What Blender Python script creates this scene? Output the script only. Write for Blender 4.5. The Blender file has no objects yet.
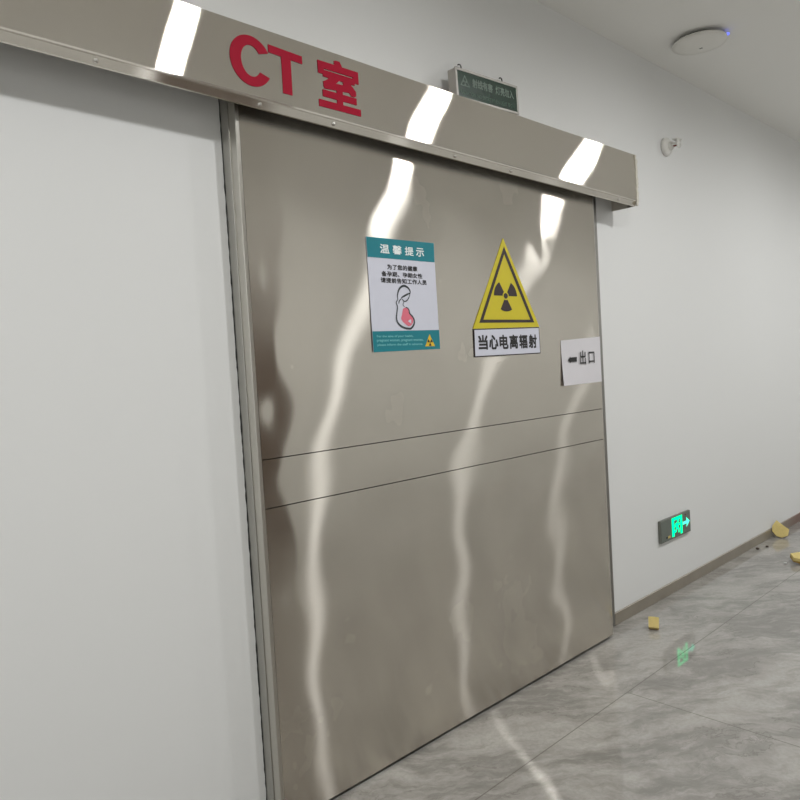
import bpy, bmesh, math, random
from mathutils import Vector, Matrix
random.seed(7)
S = bpy.context.scene
COL = S.collection
PI = math.pi

# ------------------------------------------------------------------ metric layout
WALL_Y, DOOR_Y, HEAD_Y = 1.947, 1.868, 1.80      # wall, door face, header face
BACK_Y = -1.10                                   # opposite wall of the corridor
CEIL = 3.12
X0, X1 = -5.0, 15.0                              # corridor ends

# ------------------------------------------------------------------ material helpers
def srgb(r, g, b):
    def f(c):
        c /= 255.0
        return c / 12.92 if c <= .04045 else ((c + .055) / 1.055) ** 2.4
    return (f(r), f(g), f(b), 1)

class Nodes:
    def __init__(s, name):
        s.m = bpy.data.materials.new(name); s.m.use_nodes = True
        s.t = s.m.node_tree; s.n = s.t.nodes; s.n.clear()
        s.out = s.n.new('ShaderNodeOutputMaterial')
    def new(s, typ, **kw):
        n = s.n.new('ShaderNode' + typ)
        for k, v in kw.items():
            if hasattr(n, k): setattr(n, k, v)
        return n
    def set(s, node, key, val):
        sock = node.inputs[key]
        if isinstance(val, bpy.types.NodeSocket): s.t.links.new(val, sock)
        elif val is not None: sock.default_value = val
    def math(s, op, a, b=None, c=None, clamp=False):
        n = s.new('Math', operation=op); n.use_clamp = clamp
        s.set(n, 0, a); s.set(n, 1, b); s.set(n, 2, c)
        return n.outputs[0]
    def mix(s, f, a, b, mode='MIX'):
        n = s.new('Mix', data_type='RGBA', blend_type=mode)
        s.set(n, 0, f); s.set(n, 6, a); s.set(n, 7, b)
        return n.outputs[2]
    def ramp(s, f, lo, hi, a=0.0, b=1.0):
        n = s.new('MapRange'); n.interpolation_type = 'SMOOTHSTEP'
        s.set(n, 0, f); s.set(n, 1, lo); s.set(n, 2, hi); s.set(n, 3, a); s.set(n, 4, b)
        return n.outputs[0]
    def noise(s, vec, scale, detail=4, rough=.55, dist=0):
        n = s.new('TexNoise'); s.set(n, 'Vector', vec); s.set(n, 'Scale', scale)
        s.set(n, 'Detail', detail); s.set(n, 'Roughness', rough); s.set(n, 'Distortion', dist)
        return n.outputs[0]
    def pos(s):
        return s.new('NewGeometry').outputs['Position']
    def xyz(s, v):
        n = s.new('SeparateXYZ'); s.set(n, 0, v); return n.outputs
    def mapping(s, v, rot=(0,0,0), scale=(1,1,1), loc=(0,0,0)):
        n = s.new('Mapping'); s.set(n, 0, v); s.set(n, 1, loc); s.set(n, 2, rot); s.set(n, 3, scale)
        return n.outputs[0]
    def bsdf(s, **kw):
        n = s.new('BsdfPrincipled')
        for k, v in kw.items(): s.set(n, k.replace('_', ' '), v)
        s.t.links.new(n.outputs[0], s.out.inputs[0])
        return n
    def bump(s, h, strength, dist):
        n = s.new('Bump'); s.set(n, 'Height', h); s.set(n, 'Strength', strength); s.set(n, 'Distance', dist)
        return n.outputs[0]

def plain(name, col, rough=.5, metal=0.0, var=.06, scale=40, spec=.5):
    q = Nodes(name)
    f = q.noise(q.pos(), scale, 3)
    d = tuple(c * (1 - var) for c in col[:3]) + (1,)
    l = tuple(min(1, c * (1 + var)) for c in col[:3]) + (1,)
    q.bsdf(Base_Color=q.mix(f, d, l), Roughness=rough, Metallic=metal, Specular_IOR_Level=spec)
    return q.m

def emit(name, col, strength):
    q = Nodes(name)
    n = q.new('Emission'); q.set(n, 'Color', col); q.set(n, 'Strength', strength)
    q.t.links.new(n.outputs[0], q.out.inputs[0])
    return q.m

def wall_mat(name, col, rough=.55):
    q = Nodes(name)
    p = q.pos()
    f = q.noise(p, 1.3, 3); g = q.noise(p, 160, 2)
    c = q.mix(q.math('MULTIPLY', f, .35), col, tuple(x * .93 for x in col[:3]) + (1,))
    q.bsdf(Base_Color=c, Roughness=rough, Specular_IOR_Level=.25, Normal=q.bump(g, .05, .002))
    return q.m

def steel(name, col, streak=.10, tilt=True, smudge=True, lean=0.02, lobes=((.10, .0028, .80), (.30, .005, .07), (.75, .008, .13))):
    """Horizontally brushed stainless sheet: the grooves run along x, so reflections smear up and down."""
    q = Nodes(name)
    p = q.pos(); x, y, z = q.xyz(p)
    grain = q.noise(q.mapping(p, scale=(1.5, 1.5, 260)), 1.0, 3)
    big = q.noise(q.mapping(p, scale=(1, 1, .8)), 2.2, 4, .6)
    c = q.mix(q.math('MULTIPLY', grain, streak), col, tuple(k * .7 for k in col[:3]) + (1,))
    c = q.mix(q.ramp(big, .45, .75, 0, .16), c, tuple(k * .8 for k in col[:3]) + (1,))
    r = 1.0
    if smudge:
        sm = q.noise(q.mapping(p, scale=(1, 1, 1.6)), 9, 5, .65)
        c = q.mix(q.ramp(sm, .50, .85, 0, .06), c, tuple(k * .45 for k in col[:3]) + (1,))
        r = q.math('ADD', q.math('MULTIPLY', big, .14), .93)
    t = q.new('CombineXYZ')
    if tilt:   # brush marks lean a few degrees, most at mid height
        b = q.math('MULTIPLY', q.ramp(z, 2.2, 1.2, 0.02, 1), q.ramp(z, 0, 1.1, .52, 1))
        q.set(t, 0, q.math('MULTIPLY', b, .075))
    else:
        q.set(t, 0, lean)
    q.set(t, 1, 0.0); q.set(t, 2, 1.0)
    acc = None
    for up, across, wt in lobes:      # slope spread across the grooves, along them, and share of the surface
        n = q.new('BsdfAnisotropic', distribution='BECKMANN')
        q.set(n, 'Color', q.mix(1.0, c, (wt, wt, wt, 1), 'MULTIPLY'))
        rr = (up * across) ** .25
        q.set(n, 'Roughness', q.math('MULTIPLY', r, rr))
        q.set(n, 'Anisotropy', math.sqrt(across / up) - 1.0); q.set(n, 'Tangent', t.outputs[0])
        if acc is None: acc = n.outputs[0]
        else:
            ash = q.new('AddShader'); q.set(ash, 0, acc); q.set(ash, 1, n.outputs[0]); acc = ash.outputs[0]
    q.t.links.new(acc, q.out.inputs[0])
    return q.m

M = {}
M['wall'] = wall_mat('white_wall_paint', srgb(226, 226, 224))
M['ceiling'] = wall_mat('ceiling_paint', srgb(240, 239, 235), .7)
M['steel_door'] = steel('brushed_steel_door', (.64, .60, .535, 1))
M['steel_head'] = steel('brushed_steel_header', (.74, .70, .635, 1), tilt=False, smudge=False, lean=.07, lobes=((.12, .0018, .88), (.6, .005, .12)))
M['steel_edge'] = steel('steel_edge', (.60, .58, .53, 1), tilt=False, lobes=((.25, .08, 1.0),))
M['steel_dull'] = steel('steel_dull', (.52, .51, .48, 1), tilt=False, lobes=((.3, .12, 1.0),))
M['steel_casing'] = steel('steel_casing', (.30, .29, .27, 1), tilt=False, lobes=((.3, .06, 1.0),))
M['core'] = plain('dark_core', (.03, .028, .025, 1), .8)
M['gap_shade'] = plain('black_gap_shade', (.02, .02, .02, 1), .7)
M['caulk'] = plain('caulk', srgb(214, 209, 197), .7)
M['red'] = plain('red_vinyl', srgb(160, 14, 44), .6, var=.04, spec=.15)
M['teal'] = plain('teal_print', srgb(0, 122, 134), .35, var=.03)
M['paper'] = plain('white_paper', srgb(208, 209, 220), .55, var=.02)
M['paper_plain'] = plain('plain_paper', srgb(214, 211, 214), .7, var=.03, scale=14)
M['white_ink'] = plain('white_print', srgb(235, 240, 238), .5)
M['pale_ink'] = plain('pale_print', srgb(120, 190, 192), .5)
M['black_ink'] = plain('black_print', srgb(26, 24, 24), .5)
M['grey_ink'] = plain('grey_print', srgb(52, 58, 60), .5)
M['pink'] = plain('pink_print', srgb(222, 112, 130), .5)
M['yellow'] = plain('yellow_print', srgb(206, 190, 28), .35, var=.03)
M['orange'] = plain('orange_print', srgb(226, 186, 40), .4)
M['brown_ink'] = plain('brown_black_print', srgb(44, 30, 30), .45)
M['green_dark'] = plain('unlit_green_screen', srgb(28, 56, 42), .25)
M['sign_print'] = plain('unlit_sign_print', srgb(104, 120, 108), .45)
M['sign_print_dim'] = plain('unlit_sign_print_dim', srgb(66, 92, 76), .45)
M['alu'] = plain('aluminium', srgb(176, 172, 166), .4, .6)
M['plastic'] = plain('white_plastic', srgb(228, 226, 220), .35, var=.02)
M['plastic_dark'] = plain('grey_plastic', srgb(95, 95, 90), .5)
M['exit_body'] = plain('exit_sign_grey_metal', srgb(112, 114, 106), .35, .3)
M['exit_face'] = plain('exit_sign_face', srgb(98, 106, 98), .3)
M['green_glow'] = emit('green_glow', (0.0, 1.0, .33, 1), 2.0)
M['cyan_glow'] = emit('cyan_glow', (.10, 1.0, .62, 1), 1.7)
M['blue_glow'] = emit('blue_glow', (.16, .2, 1.0, 1), 1.6)
M['lamp'] = emit('lamp_diffuser', (.985, .995, 1, 1), 366.0)
M['bulb_red'] = plain('red_glass_bulb', srgb(120, 40, 30), .2)
M['chrome'] = plain('chrome', (.7, .68, .64, 1), .2, 1.0)
M['foam'] = plain('yellow_foam', srgb(204, 184, 118), .85, var=.15, scale=60)
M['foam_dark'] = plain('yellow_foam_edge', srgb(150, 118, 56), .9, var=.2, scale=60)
M['crumb'] = plain('grey_crumb', srgb(86, 76, 66), .9)
M['crumb_white'] = plain('white_crumb', srgb(210, 210, 208), .9)
M['wood'] = plain('brown_wood_door', srgb(92, 74, 62), .45, var=.15, scale=8)
M['wire'] = plain('dark_wire', srgb(40, 38, 36), .4, .6)

def skirting_mat():
    q = Nodes('skirting_steel')
    p = q.pos(); x, y, z = q.xyz(p)
    f = q.noise(p, 6, 4)
    c = q.mix(f, srgb(138, 130, 118), srgb(166, 158, 144))
    c = q.mix(q.ramp(x, 5.7, 6.3), c, srgb(128, 98, 88))  # brown reflection of something wooden, painted into the far end
    q.bsdf(Base_Color=c, Roughness=.38, Metallic=.35)
    return q.m
M['skirting'] = skirting_mat()

def floor_mat():
    q = Nodes('grey_marble_tile')
    p = q.pos(); x, y, z = q.xyz(p)
    a = math.atan2(-.60, .80)
    v = q.mapping(p, rot=(0, 0, -a))
    warp = q.noise(v, 2.2, 5)
    sc = q.new('VectorMath', operation='ADD'); q.set(sc, 0, v)
    cm = q.new('CombineXYZ'); q.set(cm, 0, 0.0); q.set(cm, 1, q.math('MULTIPLY', warp, .35)); q.set(cm, 2, 0.0)
    q.set(sc, 1, cm.outputs[0])
    vw = sc.outputs[0]
    flow = q.noise(q.mapping(vw, scale=(1.0, 2.8, 1)), 1.5, 9, .66)
    fine = q.noise(q.mapping(vw, scale=(2.0, 5.0, 1)), 4.2, 9, .70)
    grain = q.noise(p, 60, 4, .7)
    cloud = q.noise(p, 2.6, 5)
    c = q.mix(q.ramp(flow, .38, .62), srgb(126, 123, 118), srgb(166, 163, 157))
    c = q.mix(q.ramp(fine, .44, .70, 0, .5), c, srgb(180, 177, 171))
    c = q.mix(q.ramp(fine, .50, .30, 0, .40), c, srgb(118, 113, 107))
    c = q.mix(q.ramp(grain, .42, .62, 0, .18), c, srgb(120, 116, 110))
    c = q.mix(q.ramp(cloud, .42, .72, 0, .4), c, srgb(136, 132, 127))
    # thin dark cracks that follow the flow
    ridge = q.math('ABSOLUTE', q.math('SUBTRACT', flow, .47))
    crack = q.math('MULTIPLY', q.ramp(ridge, .0, .012, 1, 0), q.ramp(cloud, .42, .6))
    c = q.mix(q.math('MULTIPLY', crack, .55), c, srgb(102, 96, 90))
    # grout joints of the large tiles
    def joint(coord, at, w=.003):
        return q.ramp(q.math('ABSOLUTE', q.math('SUBTRACT', coord, at)), w * .6, w, 1, 0)
    rows = joint(q.math('PINGPONG', q.math('SUBTRACT', y, 1.518), 1.35), 0.0)
    near = q.math('LESS_THAN', y, 1.518)
    j1 = q.math('MULTIPLY', joint(q.math('PINGPONG', q.math('SUBTRACT', x, 2.655), 1.35), 0.0), near)
    j2 = q.math('MULTIPLY', joint(q.math('PINGPONG', q.math('SUBTRACT', x, 5.354), 2.7), 0.0), q.math('SUBTRACT', 1.0, near))
    j = q.math('MAXIMUM', rows, q.math('MAXIMUM', j1, j2))
    c = q.mix(q.math('MULTIPLY', j, .65), c, srgb(92, 87, 80))
    q.bsdf(Base_Color=c, Roughness=.012, Specular_IOR_Level=.5, Normal=q.bump(j, -.3, .002))
    return q.m
M['floor'] = floor_mat()

# ------------------------------------------------------------------ mesh helpers
def obj(name, bm, m, parent=None, smooth=False):
    me = bpy.data.meshes.new(name); bm.to_mesh(me); bm.free()
    for p in me.polygons: p.use_smooth = smooth
    me.materials.append(M[m] if isinstance(m, str) else m)
    o = bpy.data.objects.new(name, me); COL.objects.link(o)
    if parent is not None:
        o.parent = parent
        o.matrix_parent_inverse = Matrix.Translation(-Vector(parent.location))
    return o

def tag(o, label, cat, group=None, kind='thing'):
    o['label'] = label; o['category'] = cat; o['kind'] = kind
    if group: o['group'] = group
    return o

def thing(name, label, cat, loc, group=None):
    o = bpy.data.objects.new(name, None); COL.objects.link(o)
    o.location = loc; o.empty_display_size = .1
    return tag(o, label, cat, group)

def struct(name, bm, m, parent=None):
    o = obj(name, bm, m, parent)
    if parent is None: o['kind'] = 'structure'
    return o

def box(bm, a, b, bevel=0.0, seg=2):
    x0, y0, z0 = a; x1, y1, z1 = b
    v = [bm.verts.new(c) for c in ((x0,y0,z0),(x1,y0,z0),(x1,y1,z0),(x0,y1,z0),(x0,y0,z1),(x1,y0,z1),(x1,y1,z1),(x0,y1,z1))]
    fs = [bm.faces.new([v[i] for i in q]) for q in ((0,3,2,1),(4,5,6,7),(0,1,5,4),(1,2,6,5),(2,3,7,6),(3,0,4,7))]
    if bevel:
        es = list({e for f in fs for e in f.edges})
        bmesh.ops.bevel(bm, geom=es, offset=bevel, segments=seg, affect='EDGES', profile=.5)
    return bm

def mb(): return bmesh.new()

def poly(bm, pts, y, t=0.0):
    """Flat polygon in the x-z plane facing the viewer (-y); with t it becomes a plate t thick behind y."""
    area = sum(pts[i][0] * pts[(i+1) % len(pts)][1] - pts[(i+1) % len(pts)][0] * pts[i][1] for i in range(len(pts)))
    if area < 0: pts = pts[::-1]
    f = [bm.verts.new((p[0], y, p[1])) for p in pts]
    bm.faces.new(f)
    if t:
        b = [bm.verts.new((p[0], y + t, p[1])) for p in pts]
        bm.faces.new(b[::-1])
        n = len(pts)
        for i in range(n):
            bm.faces.new([f[i], b[i], b[(i+1) % n], f[(i+1) % n]])
    return bm

def smooth_path(pts, n=6):
    out = []
    P = [pts[0]] + list(pts) + [pts[-1]]
    for i in range(1, len(P) - 2):
        for k in range(n):
            t = k / n
            q = []
            for d in (0, 1):
                a, b, c, e = P[i-1][d], P[i][d], P[i+1][d], P[i+2][d]
                q.append(.5 * (2*b + (c-a)*t + (2*a-5*b+4*c-e)*t*t + (-a+3*b-3*c+e)*t**3))
            out.append(tuple(q))
    out.append(tuple(pts[-1]))
    return out

def stroke(bm, pts, y, w0, w1=None, smooth=True):
    """Ink line in the x-z plane, width running w0 -> w1 -> w0."""
    if smooth: pts = smooth_path(pts)
    w1 = w0 if w1 is None else w1
    L, R = [], []
    n = len(pts)
    for i, p in enumerate(pts):
        a = pts[max(0, i-1)]; b = pts[min(n-1, i+1)]
        dx, dz = b[0]-a[0], b[1]-a[1]; l = math.hypot(dx, dz) or 1
        w = (w0 + (w1 - w0) * math.sin(PI * i / (n - 1))) / 2
        L.append(bm.verts.new((p[0] - dz/l*w, y, p[1] + dx/l*w)))
        R.append(bm.verts.new((p[0] + dz/l*w, y, p[1] - dx/l*w)))
    for i in range(n - 1):
        bm.faces.new([R[i], R[i+1], L[i+1], L[i]])
    return bm

def tube(bm, pts, r, seg=8):
    pts = [Vector(p) for p in pts]
    rings = []
    for i, p in enumerate(pts):
        d = (pts[min(i+1, len(pts)-1)] - pts[max(i-1, 0)]).normalized()
        u = d.orthogonal().normalized(); w = d.cross(u)
        if rings:
            pu = (rings[-1][0].co - pts[i-1]); pu -= d * pu.dot(d)
            if pu.length > 1e-9: u = pu.normalized(); w = d.cross(u)
        rings.append([bm.verts.new(p + r * (math.cos(2*PI*k/seg)*u + math.sin(2*PI*k/seg)*w)) for k in range(seg)])
    for a, b in zip(rings, rings[1:]):
        for k in range(seg):
            bm.faces.new([a[k], a[(k+1) % seg], b[(k+1) % seg], b[k]])
    bm.faces.new(rings[0][::-1]); bm.faces.new(rings[-1])
    return bm

def lathe(bm, prof, origin, axis, seg=40):
    """Revolve (radius, height) profile about an axis through origin."""
    ax = Vector(axis).normalized(); u = ax.orthogonal().normalized(); w = ax.cross(u); o = Vector(origin)
    rings = []
    for r, h in prof:
        if r < 1e-6: rings.append([bm.verts.new(o + ax*h)])
        else: rings.append([bm.verts.new(o + ax*h + r*(math.cos(2*PI*k/seg)*u + math.sin(2*PI*k/seg)*w)) for k in range(seg)])
    for a, b in zip(rings, rings[1:]):
        for k in range(seg):
            k2 = (k+1) % seg
            if len(a) == 1 and len(b) == 1: continue
            if len(a) == 1: bm.faces.new([a[0], b[k2], b[k]])
            elif len(b) == 1: bm.faces.new([a[k], a[k2], b[0]])
            else: bm.faces.new([a[k], a[k2], b[k2], b[k]])
    bmesh.ops.recalc_face_normals(bm, faces=bm.faces[:])
    return bm

def lettering(bm, text, quad, y, bold=0.0, spacing=1.0, slant=0.0):
    """Flat letters filled into the box (x0, z0, x1, z1) on the plane y. slant raises the right end."""
    cu = bpy.data.curves.new('t', 'FONT'); cu.body = text; cu.size = 1.0
    cu.space_character = spacing; cu.resolution_u = 3; cu.fill_mode = 'FRONT'
    o = bpy.data.objects.new('t', cu); COL.objects.link(o)
    bpy.context.view_layer.update()
    dg = bpy.context.evaluated_depsgraph_get()
    me = bpy.data.meshes.new_from_object(o.evaluated_get(dg))
    bpy.data.objects.remove(o); bpy.data.curves.remove(cu)
    xs = [v.co.x for v in me.vertices]; ys = [v.co.y for v in me.vertices]
    if xs:
        ax, bx, ay, by = min(xs), max(xs), min(ys), max(ys)
        x0, z0, x1, z1 = quad
        # heavier strokes: the same outline laid down again a little to each side
        d = bold * (z1 - z0)
        ring = [(0, 0)] + ([(i*d, j*d) for i in (-1, 0, 1) for j in (-1, 0, 1) if i or j] if bold else [])
        x0 += d; x1 -= d; z0 += d; z1 -= d
        for lay, (ox, oz) in enumerate(ring):
            vs = []
            for v in me.vertices:
                u = (v.co.x - ax) / (bx - ax or 1); w = (v.co.y - ay) / (by - ay or 1)
                vs.append(bm.verts.new((x0 + u*(x1-x0) + ox, y - lay*2e-5, z0 + w*(z1-z0) + oz + slant*u)))
            for p in me.polygons:
                try: f = bm.faces.new([vs[i] for i in p.vertices])
                except ValueError: continue
                f.normal_update()
                if f.normal.y > 0: f.normal_flip()
    bpy.data.meshes.remove(me)
    return bm

WAVES = []
rw = random.Random(11)
for _ in range(9):
    lx, lz = rw.uniform(.35, 1.1), rw.uniform(.22, .9)
    WAVES.append((2*PI/lx, 2*PI/lz * rw.choice((-1, 1)), rw.uniform(0, 2*PI), rw.uniform(.006, .012) / 4.0 * lx / (2*PI)))
def ripple(x, z):
    return sum(a * math.sin(kx*x + kz*z + ph) for kx, kz, ph, a in WAVES)
def dent(x, z, cx, cz, s, a):
    return a * math.exp(-((x-cx)**2 + (z-cz)**2) / (2*s*s))

def sheet(bm, x0, x1, zlo, zhi, y, hfun, step=.016):
    """Thin slightly wavy sheet in the x-z plane. zlo, zhi are functions of x."""
    nx = max(2, int((x1-x0)/step)); nz = max(2, int((zhi(x0)-zlo(x0))/step))
    g = []
    for i in range(nx+1):
        x = x0 + (x1-x0)*i/nx
        g.append([])
        for j in range(nz+1):
            z = zlo(x) + (zhi(x)-zlo(x))*j/nz
            g[-1].append(bm.verts.new((x, y + hfun(x, z), z)))
    for i in range(nx):
        for j in range(nz):
            bm.faces.new([g[i][j], g[i+1][j], g[i+1][j+1], g[i][j+1]])
    return bm

# ------------------------------------------------------------------ the corridor
T = .12
struct('floor', box(mb(), (X0, BACK_Y, -.1), (X1, WALL_Y + T, 0)), 'floor')
struct('ceiling', box(mb(), (X0, BACK_Y, CEIL), (X1, WALL_Y + T, CEIL + .1)), 'ceiling')
struct('wall_back', box(mb(), (X0, WALL_Y, 0), (X1, WALL_Y + T, CEIL)), 'wall')
struct('wall_front', box(mb(), (X0, BACK_Y - T, -.1), (X1, BACK_Y, CEIL + .1)), 'wall')
struct('wall_left', box(mb(), (X0 - T, BACK_Y - T, -.1), (X0, WALL_Y + T, CEIL + .1)), 'wall')
struct('wall_right', box(mb(), (X1, BACK_Y - T, -.1), (X1 + T, WALL_Y + T, CEIL + .1)), 'wall')
bb = mb()
box(bb, (3.302, WALL_Y - .010, 0.0), (X1, WALL_Y, .066), .002, 1)
struct('baseboard_back', bb, 'skirting')
# brown door across the corridor, mirrored in the steel
db = mb(); box(db, (2.25, BACK_Y, 0.0), (3.22, BACK_Y + .03, 2.10), .004, 1)
d1 = struct('door_1', db, 'wood')
hb = mb(); lathe(hb, [(.028, 0), (.028, .01), (.01, .012), (.01, .05)], (2.34, BACK_Y + .03, 1.0), (0, 1, 0), 16)
tube(hb, [(2.34, BACK_Y + .075, 1.0), (2.46, BACK_Y + .075, 1.0)], .009)
obj('handle', hb, 'chrome', d1, True)

# ------------------------------------------------------------------ sliding lead door
DX0, DX1 = 1.162, 3.155
door = thing('sliding_door', 'large brushed stainless steel sliding door of the scan room, closed, under the steel header', 'door', (2.158, 1.905, 0))
def hdoor(x, z):
    # sheet is proud by a few mm at the left fold and rippled all over
    edge = min(1.0, max(0.0, (x - DX0) / .06), max(0.0, (DX1 - x) / .05))
    left = .0005 * math.exp(-((x - DX0) / .05) ** 2) * math.sin(z * 9.0 + .8 * math.sin(z * 23))
    return (ripple(x, z) * edge + left
            - dent(x, z, 2.70, 1.975, .035, .0012) + dent(x, z, 2.66, 1.90, .04, .0010) + dent(x, z, 1.62, 1.60, .10, .0008))
def flat(v): return lambda x: v
SEAM1, SEAM2, DZ0, DZ1 = 1.0155, 1.1685, .014, 2.33
g = .0016
obj('panel', sheet(mb(), DX0, DX1, flat(SEAM2 + g), flat(DZ1), DOOR_Y, hdoor), 'steel_door', door, True)
obj('panel', sheet(mb(), DX0, DX1, flat(SEAM1 + g), flat(SEAM2 - g), DOOR_Y, hdoor), 'steel_door', door, True)
obj('panel', sheet(mb(), DX0, DX1, flat(DZ0), flat(SEAM1 - g), DOOR_Y, hdoor), 'steel_door', door, True)
obj('core', box(mb(), (DX0 + .002, DOOR_Y + .006, DZ0 + .003), (DX1 - .001, 1.935, DZ1 - .002)), 'core', door)
eb = mb(); box(eb, (DX0 - .014, DOOR_Y - .001, DZ0), (DX0, DOOR_Y + .036, DZ1), .0015, 1)
obj('edge_trim', eb, 'steel_edge', door)
eb = mb(); box(eb, (DX0 - .017, DOOR_Y + .036, DZ0), (DX0 + .004, 1.9458, DZ1), .001, 1)
obj('edge_trim', eb, 'steel_dull', door)
eb = mb(); box(eb, (DX1 - .001, DOOR_Y, DZ0), (DX1 + .004, 1.930, DZ1), .002, 1)
obj('edge_trim', eb, 'steel_dull', door)
# ragged black strip drawn in for the shadow gap between door edge and wall
sb = mb(); rs = random.Random(3); prev = None
for i in range(150):
    z = DZ0 + (DZ1 - DZ0) * i / 149
    w = .0004 + rs.uniform(0, .0026)
    ring = [sb.verts.new(c) for c in ((1.1445 - w, WALL_Y - .0004, z), (1.1445 - w, WALL_Y - .0010, z), (1.146, WALL_Y - .0012, z), (1.15, WALL_Y - .0004, z))]
    if prev:
        for k in range(4): sb.faces.new([prev[k], prev[(k+1) % 4], ring[(k+1) % 4], ring[k]])
    prev = ring
obj('gap_shade_strip', sb, 'gap_shade', door)
# steel casing on the wall behind the right edge of the door
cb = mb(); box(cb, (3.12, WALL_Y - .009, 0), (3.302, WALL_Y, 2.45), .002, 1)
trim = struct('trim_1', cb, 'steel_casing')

# ------------------------------------------------------------------ header housing
HX0, HX1, HTOP = -1.25, 3.476, 2.463
def zb(x): return 2.259 - .0118 * (x - .5)
head = thing('header_housing', 'long brushed steel header box above the sliding door with red lettering', 'door header', (1.1, 1.87, 2.3))
def hhead(x, z):
    bow = .0022 * math.sin(PI * (z - zb(x)) / (HTOP - zb(x)))
    kink = .0020 * max(0, (zb(x) + .075 - z) / .075) ** 2 * max(0.0, min(1.0, (x - 1.2) / .8))
    return .8 * ripple(x * .9 + 3, z * .7) - bow - kink
obj('front_panel', sheet(mb(), HX0, HX1, lambda x: zb(x) + .006, flat(HTOP), HEAD_Y, hhead, .013), 'steel_head', head, True)
lb = mb(); rings = []
for i in range(61):
    x = HX0 + (HX1 - HX0) * i / 60; b = zb(x)
    pr = [(HEAD_Y, b + .006), (HEAD_Y + .0012, b + .0015), (HEAD_Y + .0035, b - .002), (HEAD_Y + .014, b - .0215), (HEAD_Y + .018, b - .023),
          (HEAD_Y + .018, b - .003), (HEAD_Y + .012, b + .004), (HEAD_Y + .006, b + .008)]
    rings.append([lb.verts.new((x, yy, zz)) for yy, zz in pr])
for a, c in zip(rings, rings[1:]):
    for k in range(8): lb.faces.new([a[k], c[k], c[(k+1) % 8], a[(k+1) % 8]])
lb.faces.new(rings[0]); lb.faces.new(rings[-1][::-1])
bmesh.ops.recalc_face_normals(lb, faces=lb.faces[:])
obj('bottom_lip', lb, 'steel_head', head)
obj('top_plate', box(mb(), (HX0, HEAD_Y + .002, HTOP - .003), (HX1, WALL_Y, HTOP)), 'steel_head', head)
for xa, xb in ((HX0, HX0 + .003), (HX1 - .003, HX1)):
    e = mb(); b = zb(xa)
    vs = [(HEAD_Y + .002, b + .001), (HEAD_Y + .016, b - .022), (WALL_Y, b - .022), (WALL_Y, HTOP - .003), (HEAD_Y + .002, HTOP - .003)]
    f = [e.verts.new((xa, yy, zz)) for yy, zz in vs]; k = [e.verts.new((xb, yy, zz)) for yy, zz in vs]
    e.faces.new(f[::-1]); e.faces.new(k)
    for i in range(5): e.faces.new([f[i], f[(i+1) % 5], k[(i+1) % 5], k[i]])
    obj('end_cap', e, 'steel_head', head)
obj('hanging_rail', box(mb(), (HX0 + .05, 1.880, 2.345), (HX1 - .05, 1.930, 2.40), .003, 1), 'core', head)
# torn edge of sealant down the right end
sb = mb(); prev = None; rs = random.Random(5); zlo = zb(HX1) - .020
for i in range(36):
    z = zlo + (HTOP + .0005 - zlo) * i / 35
    w = .006 + rs.uniform(0, .008) + (.006 if i > 31 or i < 3 else 0)
    o = .015 + rs.uniform(-.004, .005) - (.010 if i > 32 or i < 3 else 0)
    ring = [sb.verts.new(c) for c in ((HX1 - w, HEAD_Y - .0045, z), (HX1 + o, HEAD_Y - .001, z), (HX1 + o * .8, HEAD_Y + .012, z), (HX1 - w * .5, HEAD_Y + .004, z))]
    if prev:
        for k in range(4): sb.faces.new([prev[k], prev[(k+1) % 4], ring[(k+1) % 4], ring[k]])
    prev = ring
bmesh.ops.recalc_face_normals(sb, faces=sb.faces[:])
s_ = obj('end_sealant', sb, 'caulk', head, True); s_['label'] = 'torn beige sealant along the right end'
yl = HEAD_Y - .0042
def letter_c(bm, x0, z0, x1, z1, y, tx, tz):
    """Heavy C: elliptical ring open to the right with square-cut ends."""
    cx, cz, rx, rz = (x0+x1)/2 + .006, (z0+z1)/2, (x1-x0)/2 + .006, (z1-z0)/2
    o, i = [], []
    for k in range(41):
        a = math.radians(30 + 300 * k / 40)
        o.append((cx + rx*math.cos(a), cz + rz*math.sin(a)))
        a2 = math.radians(36 + 288 * k / 40)
        i.append((cx + (rx-tx)*math.cos(a2), cz + (rz-tz)*math.sin(a2)))
    ov = [bm.verts.new((p[0], y, p[1])) for p in o]; iv = [bm.verts.new((p[0], y, p[1])) for p in i]
    for k in range(40): bm.faces.new([ov[k], ov[k+1], iv[k+1], iv[k]])
    return bm
obj('letter', letter_c(mb(), 1.102, 2.283, 1.233, 2.430, yl, .037, .028), 'red', head)
tq = [(1.236, 2.422), (1.236, 2.398), (1.281, 2.397), (1.281, 2.287), (1.316, 2.287), (1.316, 2.394), (1.360, 2.393), (1.360, 2.417)]
tb_ = mb(); poly(tb_, [tq[0], tq[1], tq[6], tq[7]], yl); poly(tb_, [tq[2], tq[3], tq[4], tq[5]], yl)
obj('letter', tb_, 'red', head)
w_ = mb(); lettering(w_, '室', (1.418, 2.278, 1.592, 2.440), yl, .034)
obj('letter', w_, 'red', head)
lathe(sc := mb(), [(.006, 0), (.006, .001), (.003, .0012), (0, .0013)], (3.345, HEAD_Y + .008, HTOP), (0, 0, 1), 12)
obj('screw_glint', sc, 'wire', head, True)
for x in (.72, 1.20, 1.48, 2.07, 2.42, 3.30):  # chrome dots standing in for highlights where the lip catches reflections
    lathe(sc := mb(), [(.007, 0), (.006, -.003), (.003, -.0045), (0, -.0045)], (x, HEAD_Y + .0085, zb(x) - .0115), (0, .88, .47), 12)
    obj('screw_glint', sc, 'chrome', head, True)

for o in head.children:
    if o.name.startswith('letter'):
        for v in o.data.vertices: v.co.y = HEAD_Y + hhead(v.co.x, v.co.z) - .0016 + (v.co.y - yl)

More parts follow.
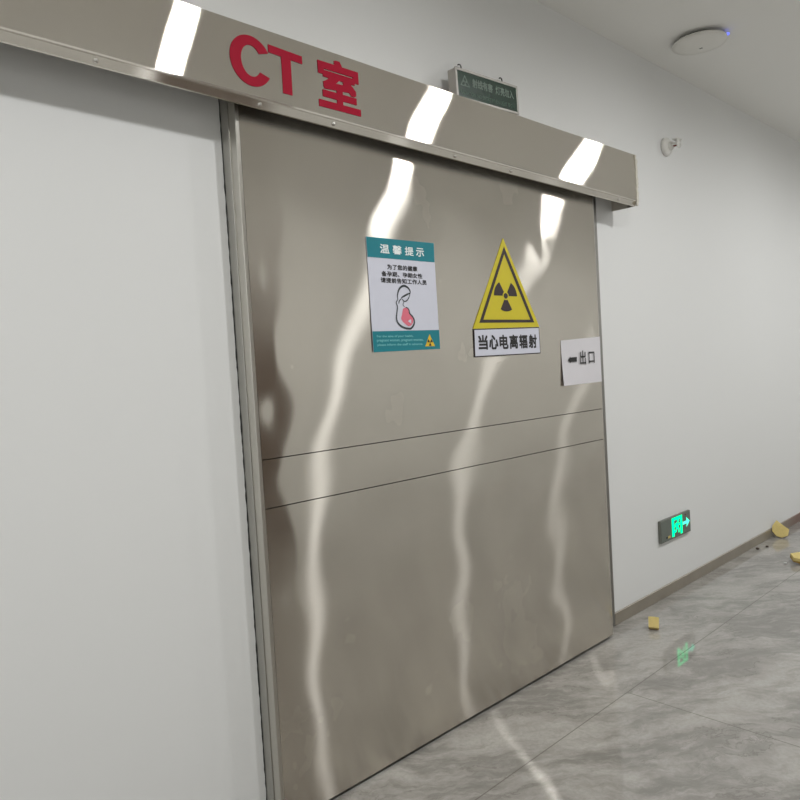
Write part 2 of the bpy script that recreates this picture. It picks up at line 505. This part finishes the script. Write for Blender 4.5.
# ------------------------------------------------------------------ pregnancy notice
py = DOOR_Y - .0028
pos_ = thing('notice_poster', 'teal and white pregnancy notice poster with a mother drawing, stuck on the steel door', 'poster', (1.815, DOOR_Y - .003, 1.49))
obj('paper_sheet', poly(mb(), [(1.6445, 1.489), (1.987, 1.494), (1.984, 1.899), (1.641, 1.895)], py, .0012), 'paper', pos_)
obj('heading_band', poly(mb(), [(1.641, 1.895), (1.984, 1.899), (1.983, 1.826), (1.642, 1.824)], py - .0006), 'teal', pos_)
obj('footer_band', poly(mb(), [(1.6445, 1.489), (1.987, 1.494), (1.9868, 1.567), (1.644, 1.563)], py - .0006), 'teal', pos_)
w_ = mb()
for ch, a, b in zip('温馨提示', (1.703, 1.7645, 1.826, 1.884), (1.748, 1.8095, 1.871, 1.926)):
    lettering(w_, ch, (a, 1.842, b, 1.8745), py - .0014, .022)
obj('heading_lettering', w_, 'white_ink', pos_)
w_ = mb()
lettering(w_, '为了您的健康', (1.733, 1.7855, 1.886, 1.8045), py - .0010, .026, 1.06)
lettering(w_, '备孕期、孕期女性', (1.704, 1.7600, 1.9105, 1.7785), py - .0010, .026, 1.06)
lettering(w_, '请提前告知工作人员', (1.698, 1.7368, 1.932, 1.7555), py - .0010, .026, 1.06)
obj('message_lettering', w_, 'black_ink', pos_)
w_ = mb()
lettering(w_, 'For the sake of your health,', (1.663, 1.5395, 1.844, 1.549), py - .0014, .03)
lettering(w_, 'pregnant women, pregnant women,', (1.662, 1.5235, 1.896, 1.534), py - .0014, .03)
lettering(w_, 'please inform the staff in advance.', (1.663, 1.5085, 1.893, 1.519), py - .0014, .03)
obj('small_lettering', w_, 'pale_ink', pos_)
dr = mb()
stroke(dr, [(1.7767, 1.6793), (1.7755, 1.6929), (1.7842, 1.7136), (1.7994, 1.7261), (1.8164, 1.7292), (1.8327, 1.7223), (1.8414, 1.7105), (1.8396, 1.7)], py - .001, .003, .008)
stroke(dr, [(1.7937, 1.6848), (1.816, 1.6948), (1.8399, 1.7035)], py - .0011, .003, .007)
stroke(dr, [(1.8399, 1.7035), (1.8337, 1.6877), (1.8216, 1.6753), (1.807, 1.6732), (1.7982, 1.6815)], py - .0012, .003, .004)
stroke(dr, [(1.7767, 1.6793), (1.7673, 1.6671), (1.7721, 1.6519), (1.7681, 1.6314), (1.7641, 1.6109), (1.7698, 1.5939), (1.7876, 1.5802), (1.8133, 1.5733), (1.8351, 1.5733), (1.8509, 1.5872), (1.8545, 1.6012), (1.8483, 1.6151), (1.8323, 1.6288), (1.8308, 1.6392), (1.8242, 1.6477), (1.8124, 1.6509)], py - .0013, .003, .0072)
stroke(dr, [(1.7959, 1.6832), (1.7832, 1.6726), (1.78, 1.6623)], py - .001, .002, .004)
stroke(dr, [(1.8069, 1.6715), (1.8011, 1.6593), (1.8087, 1.6526)], py - .001, .0015, .003)
obj('mother_drawing', dr, 'grey_ink', pos_)
obj('belly_drawing', poly(mb(), smooth_path([(1.8, 1.6455), (1.8123, 1.6492), (1.8265, 1.646), (1.8292, 1.6322), (1.846, 1.6168), (1.8496, 1.6011), (1.8411, 1.5872), (1.8213, 1.5819), (1.7895, 1.6042), (1.7936, 1.6248), (1.8, 1.6455)], 4)[:-1], py - .0008), 'pink', pos_)
obj('heart_drawing', poly(mb(), [(1.8217, 1.5992), (1.828, 1.604), (1.8378, 1.6063), (1.8375, 1.5906)], py - .0016), 'paper', pos_)
ic = obj('warning_icon', poly(mb(), [(1.9318, 1.5505), (1.9050, 1.5050), (1.9590, 1.5050)], py - .0012), 'orange', pos_)

def trefoil(bm, cx, cz, rx, rz, y):
    for a0 in (0, 120, 240):
        pts = []
        for k in range(11):
            a = math.radians(a0 + 60 * k / 10); pts.append((cx + rx*math.cos(a), cz + rz*math.sin(a)))
        for k in range(11):
            a = math.radians(a0 + 60 - 60 * k / 10); pts.append((cx + .27*rx*math.cos(a), cz + .27*rz*math.sin(a)))
        poly(bm, pts, y)
    poly(bm, [(cx + .18*rx*math.cos(2*PI*k/20), cz + .18*rz*math.sin(2*PI*k/20)) for k in range(20)], y)
    return bm
obj('trefoil', trefoil(mb(), 1.9320, 1.5200, .014, .0135, py - .0018), 'brown_ink', ic)

# ------------------------------------------------------------------ radiation sign
sg = thing('radiation_sign', 'yellow triangular radiation warning sign with a white name plate, on the steel door', 'sign', (2.416, DOOR_Y - .003, 1.457))
obj('triangle_plate', poly(mb(), [(2.190, 1.571), (2.646, 1.579), (2.416, 1.955)], py, .0015), 'yellow', sg)
tb = mb()
o3 = [(2.4178, 1.921), (2.2290, 1.5955), (2.6085, 1.5985)]; i3 = [(2.4168, 1.888), (2.2560, 1.6085), (2.5800, 1.6105)]
for k in range(3):
    k2 = (k+1) % 3
    poly(tb, [o3[k], o3[k2], i3[k2], i3[k]], py - .0008)
obj('triangle_border', tb, 'brown_ink', sg)
obj('trefoil', trefoil(mb(), 2.4125, 1.7105, .079, .066, py - .0010), 'brown_ink', sg)
npl = obj('name_plate', poly(mb(), [(2.188, 1.455), (2.645, 1.459), (2.643, 1.578), (2.191, 1.570)], py - .0002, .0015), 'brown_ink', sg)
obj('plate_face', poly(mb(), [(2.1925, 1.4595), (2.6405, 1.4633), (2.6385, 1.5735), (2.1955, 1.5658)], py - .0010), 'paper', npl)
w_ = mb()
for i, ch in enumerate('当心电离辐射'):
    a = 2.2150 + i * .0686
    lettering(w_, ch, (a, 1.4845, a + .0600, 1.5450), py - .0018, .035)
obj('plate_lettering', w_, 'black_ink', npl)

# ------------------------------------------------------------------ paper exit note
ep = thing('paper_notice', 'white paper sheet with black arrow and exit characters, taped at the right door edge', 'paper notice', (2.982, DOOR_Y - .003, 1.30))
pb = mb(); nx, nz = 14, 10; gr = []
for i in range(nx+1):
    gr.append([])
    for j in range(nz+1):
        u, v = i/nx, j/nz
        x = 2.809 + .3475*u + .002*v*(1-u); z = 1.302 + .003*u + v*(.213 + .012*u)
        curl = .009 * (1-u)**3 * (1-v)**2 + .0009*math.sin(5*u + 3*v)
        gr[-1].append(pb.verts.new((x, DOOR_Y + hdoor(min(x, DX1), z) - .0009 - abs(curl), z)))
for i in range(nx):
    for j in range(nz): pb.faces.new([gr[i][j], gr[i+1][j], gr[i+1][j+1], gr[i][j+1]])
obj('paper_sheet', pb, 'paper_plain', ep, True)
ey = DOOR_Y - .0055
ab = mb(); poly(ab, [(2.8580, 1.4225), (2.8800, 1.4385), (2.8800, 1.4060)], ey); poly(ab, [(2.8790, 1.4330), (2.9352, 1.4350), (2.9340, 1.4125), (2.8790, 1.4120)], ey)
obj('arrow', ab, 'black_ink', ep)
for ch, q4 in (('出', (2.9610, 1.3970, 3.0150, 1.4640)), ('口', (3.0400, 1.4010, 3.0930, 1.4565))):
    w_ = mb(); lettering(w_, ch, q4, ey, .01); obj('character', w_, 'black_ink', ep)

# ------------------------------------------------------------------ unlit warning light box standing on the header
wl = thing('warning_light_box', 'small unlit green warning light box in aluminium frame, standing on top of the header', 'sign', (2.365, 1.88, HTOP))
def tilt(bm):   # leans 2 degrees, right end up
    bmesh.ops.rotate(bm, verts=bm.verts[:], cent=(2.17, 1.86, 2.489), matrix=Matrix.Rotation(-math.radians(2.2), 3, 'Y'))
    return bm
obj('case', tilt(box(mb(), (2.163, 1.862, 2.487), (2.563, 1.902, 2.606), .002, 1)), 'alu', wl)
fb = mb()
for a, b in (((2.160, 2.486), (2.566, 2.496)), ((2.160, 2.598), (2.566, 2.608)), ((2.160, 2.496), (2.171, 2.598)), ((2.556, 2.496), (2.566, 2.598))):
    box(fb, (a[0], 1.857, a[1]), (b[0], 1.863, b[1]), .001, 1)
obj('frame', tilt(fb), 'alu', wl)
obj('screen', tilt(box(mb(), (2.170, 1.8595, 2.495), (2.557, 1.8625, 2.599))), 'green_dark', wl)
w_ = mb(); sy = 1.8588
tri = [(2.217, 2.586), (2.188, 2.541), (2.246, 2.541)]; tin = [(2.217, 2.578), (2.195, 2.545), (2.239, 2.545)]
for k in range(3): poly(w_, [tri[k], tri[(k+1)%3], tin[(k+1)%3], tin[k]], sy)
trefoil(w_, 2.217, 2.556, .012, .011, sy)
obj('warning_triangle', tilt(w_), 'sign_print', wl)
for word, q4 in (('射线有害', (2.262, 2.546, 2.392, 2.582)), ('灯亮勿入', (2.412, 2.546, 2.536, 2.582))):
    w_ = mb(); lettering(w_, word, q4, sy, .03); obj('lettering', tilt(w_), 'sign_print', wl)
w_ = mb(); lettering(w_, 'RADIATION  NO ENTRY WHEN LIGHT IS ON', (2.186, 2.508, 2.536, 2.524), sy, .03)
obj('small_lettering', tilt(w_), 'sign_print_dim', wl)
for x, dz in ((2.205, .002), (2.47, .012)):
    hk = mb(); z0 = 2.606 + dz
    tube(hk, [(x, 1.88, z0 - .002), (x, 1.88, z0 + .010)], .0035)
    ring = [(x + .004 + .010*math.cos(t), 1.88, z0 + .018 + .009*math.sin(t)) for t in [2*PI*k/14 - PI*.75 for k in range(12)]]
    tube(hk, ring, .0028)
    tube(hk, [(x - .02, 1.88, z0 + .012), (x + .004, 1.88, z0 + .012)], .003)
    obj('hook', hk, 'wire', wl, True)
for x in (2.20, 2.52):
    obj('foot', box(mb(), (x, 1.87, HTOP + .0008), (x + .02, 1.895, 2.495 + (x - 2.17) * .038)), 'alu', wl)

# ------------------------------------------------------------------ emergency exit light
ex = thing('exit_sign', 'glowing green running-man exit light with right arrow, low on the white wall', 'exit sign', (4.02, WALL_Y, .32))
obj('case', box(mb(), (3.832, 1.930, .3245), (4.222, WALL_Y, .4565), .003, 2), 'exit_body', ex)
obj('face_plate', box(mb(), (3.838, 1.9290, .330), (4.216, 1.9305, .4510)), 'exit_face', ex)
gy = 1.9282
gb = mb()
gx0, gx1, gz0, gz1 = 3.970, 4.106, .337, .449
for a, b in (((gx0, gz0), (gx0+.030, gz1)), ((gx0, gz1-.018), (gx1, gz1)), ((gx1-.026, gz0), (gx1, gz1))):
    poly(gb, [a, (b[0], a[1]), b, (a[0], b[1])], gy)
# running man
hx, hz = 4.052, .424
poly(gb, [(hx + .013*math.cos(2*PI*k/14), hz + .011*math.sin(2*PI*k/14)) for k in range(14)], gy)
stroke(gb, [(4.044, .411), (4.034, .385)], gy, .030, smooth=False)
stroke(gb, [(4.044, .409), (4.062, .398), (4.076, .404)], gy, .013, smooth=False)
stroke(gb, [(4.040, .408), (4.016, .404), (4.006, .391)], gy, .013, smooth=False)
stroke(gb, [(4.036, .388), (4.058, .372), (4.056, .350)], gy, .016, smooth=False)
stroke(gb, [(4.032, .387), (4.022, .366), (3.997, .362)], gy, .016, smooth=False)
obj('running_man', gb, 'green_glow', ex)
ar = mb(); poly(ar, [(4.112, .384), (4.165, .384), (4.160, .362), (4.206, .393), (4.160, .424), (4.165, .402), (4.112, .402)], gy)
obj('arrow', ar, 'cyan_glow', ex)
obj('indicator_lamp', poly(mb(), [(4.150 + .005*math.cos(2*PI*k/12), .440 + .005*math.sin(2*PI*k/12)) for k in range(12)], gy), 'bulb_red', ex)
lb_ = obj('test_button', poly(mb(), [(3.892, .343), (3.912, .343), (3.912, .353), (3.892, .353)], gy), 'core', ex)
obj('test_label', poly(mb(), [(3.916, .340), (3.948, .340), (3.948, .354), (3.916, .354)], gy), 'foam', ex)

# ------------------------------------------------------------------ sidewall sprinkler
sp = thing('fire_sprinkler', 'small white sidewall fire sprinkler with red bulb, high on the wall right of the header', 'sprinkler', (4.12, WALL_Y, 2.655))
o_ = (4.125, WALL_Y, 2.655); ax = (0, -1, 0)
obj('escutcheon', lathe(mb(), [(0, 0), (.052, 0), (.055, .008), (.051, .020), (.040, .028), (.022, .031), (0, .031)], o_, ax, 32), 'plastic', sp, True)
obj('body', lathe(mb(), [(.024, .026), (.024, .044), (.017, .048), (.017, .054), (0, .054)], o_, ax, 20), 'plastic', sp, True)
arm = mb()
for s in (-1, 1):
    tube(arm, [(4.125 + s*.013, WALL_Y - .048, 2.655), (4.125 + s*.020, WALL_Y - .062, 2.655), (4.125 + s*.012, WALL_Y - .080, 2.655), (4.125, WALL_Y - .086, 2.655)], .008)
obj('frame_arms', arm, 'plastic', sp, True)
obj('glass_bulb', lathe(mb(), [(0, .050), (.006, .052), (.0065, .068), (0, .080)], (4.125, WALL_Y, 2.650), ax, 12), 'bulb_red', sp, True)
df = mb(); lathe(df, [(0, .082), (.026, .082), (.026, .087), (0, .090)], o_, ax, 20)
box(df, (4.098, WALL_Y - .090, 2.676), (4.152, WALL_Y - .060, 2.684))
obj('deflector', df, 'plastic', sp, True)

# ------------------------------------------------------------------ access point on the ceiling
ap = thing('wireless_access_point', 'round white wireless access point with a blue light on the ceiling', 'access point', (3.925, 1.635, CEIL))
ao = (3.925, 1.635, CEIL)
obj('mount', lathe(mb(), [(0, 0), (.098, 0), (.098, .020), (0, .020)], ao, (0, 0, -1), 40), 'plastic_dark', ap)
obj('cover', lathe(mb(), [(0, .016), (.125, .016), (.137, .019), (.141, .024), (.138, .030), (.115, .036), (.06, .040), (0, .041)], ao, (0, 0, -1), 64), 'plastic', ap, True)
obj('status_light', lathe(mb(), [(0, -.009), (.009, -.004), (.009, .004), (0, .009)], (3.955, 1.4975, CEIL - .020), (0, 0, 1), 12), 'blue_glow', ap)
obj('logo_mark', box(mb(), (3.955, 1.635, CEIL - .0405), (3.970, 1.652, CEIL - .0400)), 'exit_body', ap)

# ------------------------------------------------------------------ yellow scraps on the floor
def shard(pts, t, base, rot, name, label, cat, jitter, group=None, mats=('foam', 'foam_dark')):
    """Broken flat scrap: outline pts in its own plane, thickness t."""
    rj = random.Random(len(label))
    def build(lo, hi, grow):
        bm = mb(); n = len(pts)
        a = [bm.verts.new((x*grow, z*grow, lo + rj.uniform(-jitter, jitter))) for x, z in pts]
        b = [bm.verts.new((x*grow, z*grow, hi + rj.uniform(-jitter, jitter))) for x, z in pts]
        bm.faces.new(a[::-1]); bm.faces.new(b)
        for i in range(n): bm.faces.new([a[i], a[(i+1)%n], b[(i+1)%n], b[i]])
        bmesh.ops.rotate(bm, verts=bm.verts[:], cent=(0,0,0), matrix=rot)
        return bm
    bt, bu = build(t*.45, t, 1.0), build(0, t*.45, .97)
    zmin = min(v.co.z for v in list(bt.verts) + list(bu.verts))
    for q in (bt, bu): bmesh.ops.translate(q, verts=q.verts[:], vec=(base[0], base[1], base[2] - zmin))
    r = thing(name, label, cat, base, group)
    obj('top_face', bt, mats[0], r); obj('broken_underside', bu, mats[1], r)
    return r
eul = lambda x, y, z: Matrix.Rotation(math.radians(z), 3, 'Z') @ Matrix.Rotation(math.radians(y), 3, 'Y') @ Matrix.Rotation(math.radians(x), 3, 'X')
shard([(-.026, -.029), (.024, -.031), (.027, .026), (.002, .030), (-.025, .028)], .026, (3.390, 1.768, 0), eul(46, 0, -62),
      'foam_scrap', 'small squarish yellow foam scrap on the floor, nearest the steel door', 'scrap', .002, 'yellow foam scraps')
shard([(-.056, -.017), (-.032, -.052), (.004, -.064), (.046, -.048), (.058, .0), (.026, .024), (-.022, .070), (-.054, .023)], .018, (5.635, 1.890, 0), eul(62, 0, -66),
      'foam_scrap', 'large curved yellow foam shard leaning against the baseboard', 'scrap', .004, 'yellow foam scraps')
shard([(-.075, -.03), (-.03, -.055), (.05, -.045), (.085, .0), (.04, .05), (-.04, .04)], .030, (5.02, 1.575, 0), eul(14, 6, -30),
      'foam_scrap', 'yellow foam scrap lying out on the tiles at the right edge of view', 'scrap', .004, 'yellow foam scraps')
def crumb(x, y, r, m, label):
    bm = mb(); bmesh.ops.create_icosphere(bm, subdivisions=2, radius=r)
    rj = random.Random(int(x*1000))
    for v in bm.verts: v.co *= rj.uniform(.75, 1.15); v.co.z *= .6
    zmin = min(v.co.z for v in bm.verts)
    bmesh.ops.translate(bm, verts=bm.verts[:], vec=(x, y, -zmin))
    tag(obj('debris_crumb', bm, m), label, 'debris', 'crumbs on the floor')
crumb(5.195, 1.897, .013, 'crumb', 'dark crumb on the tiles near the baseboard, farther from the leaning shard')
crumb(5.290, 1.866, .011, 'crumb', 'dark crumb on the tiles close below the leaning yellow shard')
crumb(4.935, 1.632, .010, 'crumb_white', 'white crumb on the tiles beside the right yellow scrap')

# ------------------------------------------------------------------ ceiling lights (seen mirrored in the steel)
def lamp():
    r = thing('ceiling_light', 'narrow white ceiling light over the corridor, mirrored as a bright streak in the steel', 'ceiling light', (0, .18, CEIL), 'ceiling lights of the corridor')
    f = mb()
    for a, b in (((-.065, -.06), (-.045, .225)), ((.045, -.06), (.065, .225)), ((-.045, -.06), (.045, -.04)), ((-.045, .205), (.045, .225))):
        box(f, (a[0], .18 + a[1], CEIL - .014), (b[0], .18 + b[1], CEIL), .001, 1)
    obj('frame', f, 'plastic', r)
    d = mb(); d.faces.new([d.verts.new(c) for c in ((-.045, .14, CEIL - .004), (-.045, .38, CEIL - .004), (.045, .38, CEIL - .004), (.045, .14, CEIL - .004))])
    obj('diffuser', d, 'lamp', r)
    return r
first = lamp()
xs = [-3.85, -2.0, -.12, 1.745, 3.56, 5.46, 7.33, 9.2, 11.1, 13.0]
for x in xs[1:]:
    c = first.copy(); COL.objects.link(c); c.location.x = x
    for ch in list(first.children):
        k = ch.copy(); COL.objects.link(k); k.parent = c; k.matrix_parent_inverse = ch.matrix_parent_inverse.copy()
first.location.x = xs[0]

# ------------------------------------------------------------------ world, camera
w = bpy.data.worlds.new('world'); S.world = w; w.use_nodes = True
w.node_tree.nodes['Background'].inputs[0].default_value = (.5, .5, .5, 1)
w.node_tree.nodes['Background'].inputs[1].default_value = .05
S.view_settings.view_transform = 'Standard'
S.view_settings.look = 'None'
S.view_settings.exposure = 0.0

cam = bpy.data.cameras.new('camera'); co = bpy.data.objects.new('camera', cam); COL.objects.link(co)
yaw, pitch, roll, F = .75597417, -.04205466, -.05875372, 702.465
f = Vector((math.sin(yaw)*math.cos(pitch), math.cos(yaw)*math.cos(pitch), math.sin(pitch)))
r = Vector((math.cos(yaw), -math.sin(yaw), 0)); u = r.cross(f)
r2 = math.cos(roll)*r + math.sin(roll)*u; u2 = -math.sin(roll)*r + math.cos(roll)*u
m = Matrix((r2, u2, -f)).transposed().to_4x4(); m.translation = Vector((0, 0, 1.42))
co.matrix_world = m
cam.sensor_width = 36; cam.lens = F * 36 / 800; cam.clip_start = .01
S.camera = co
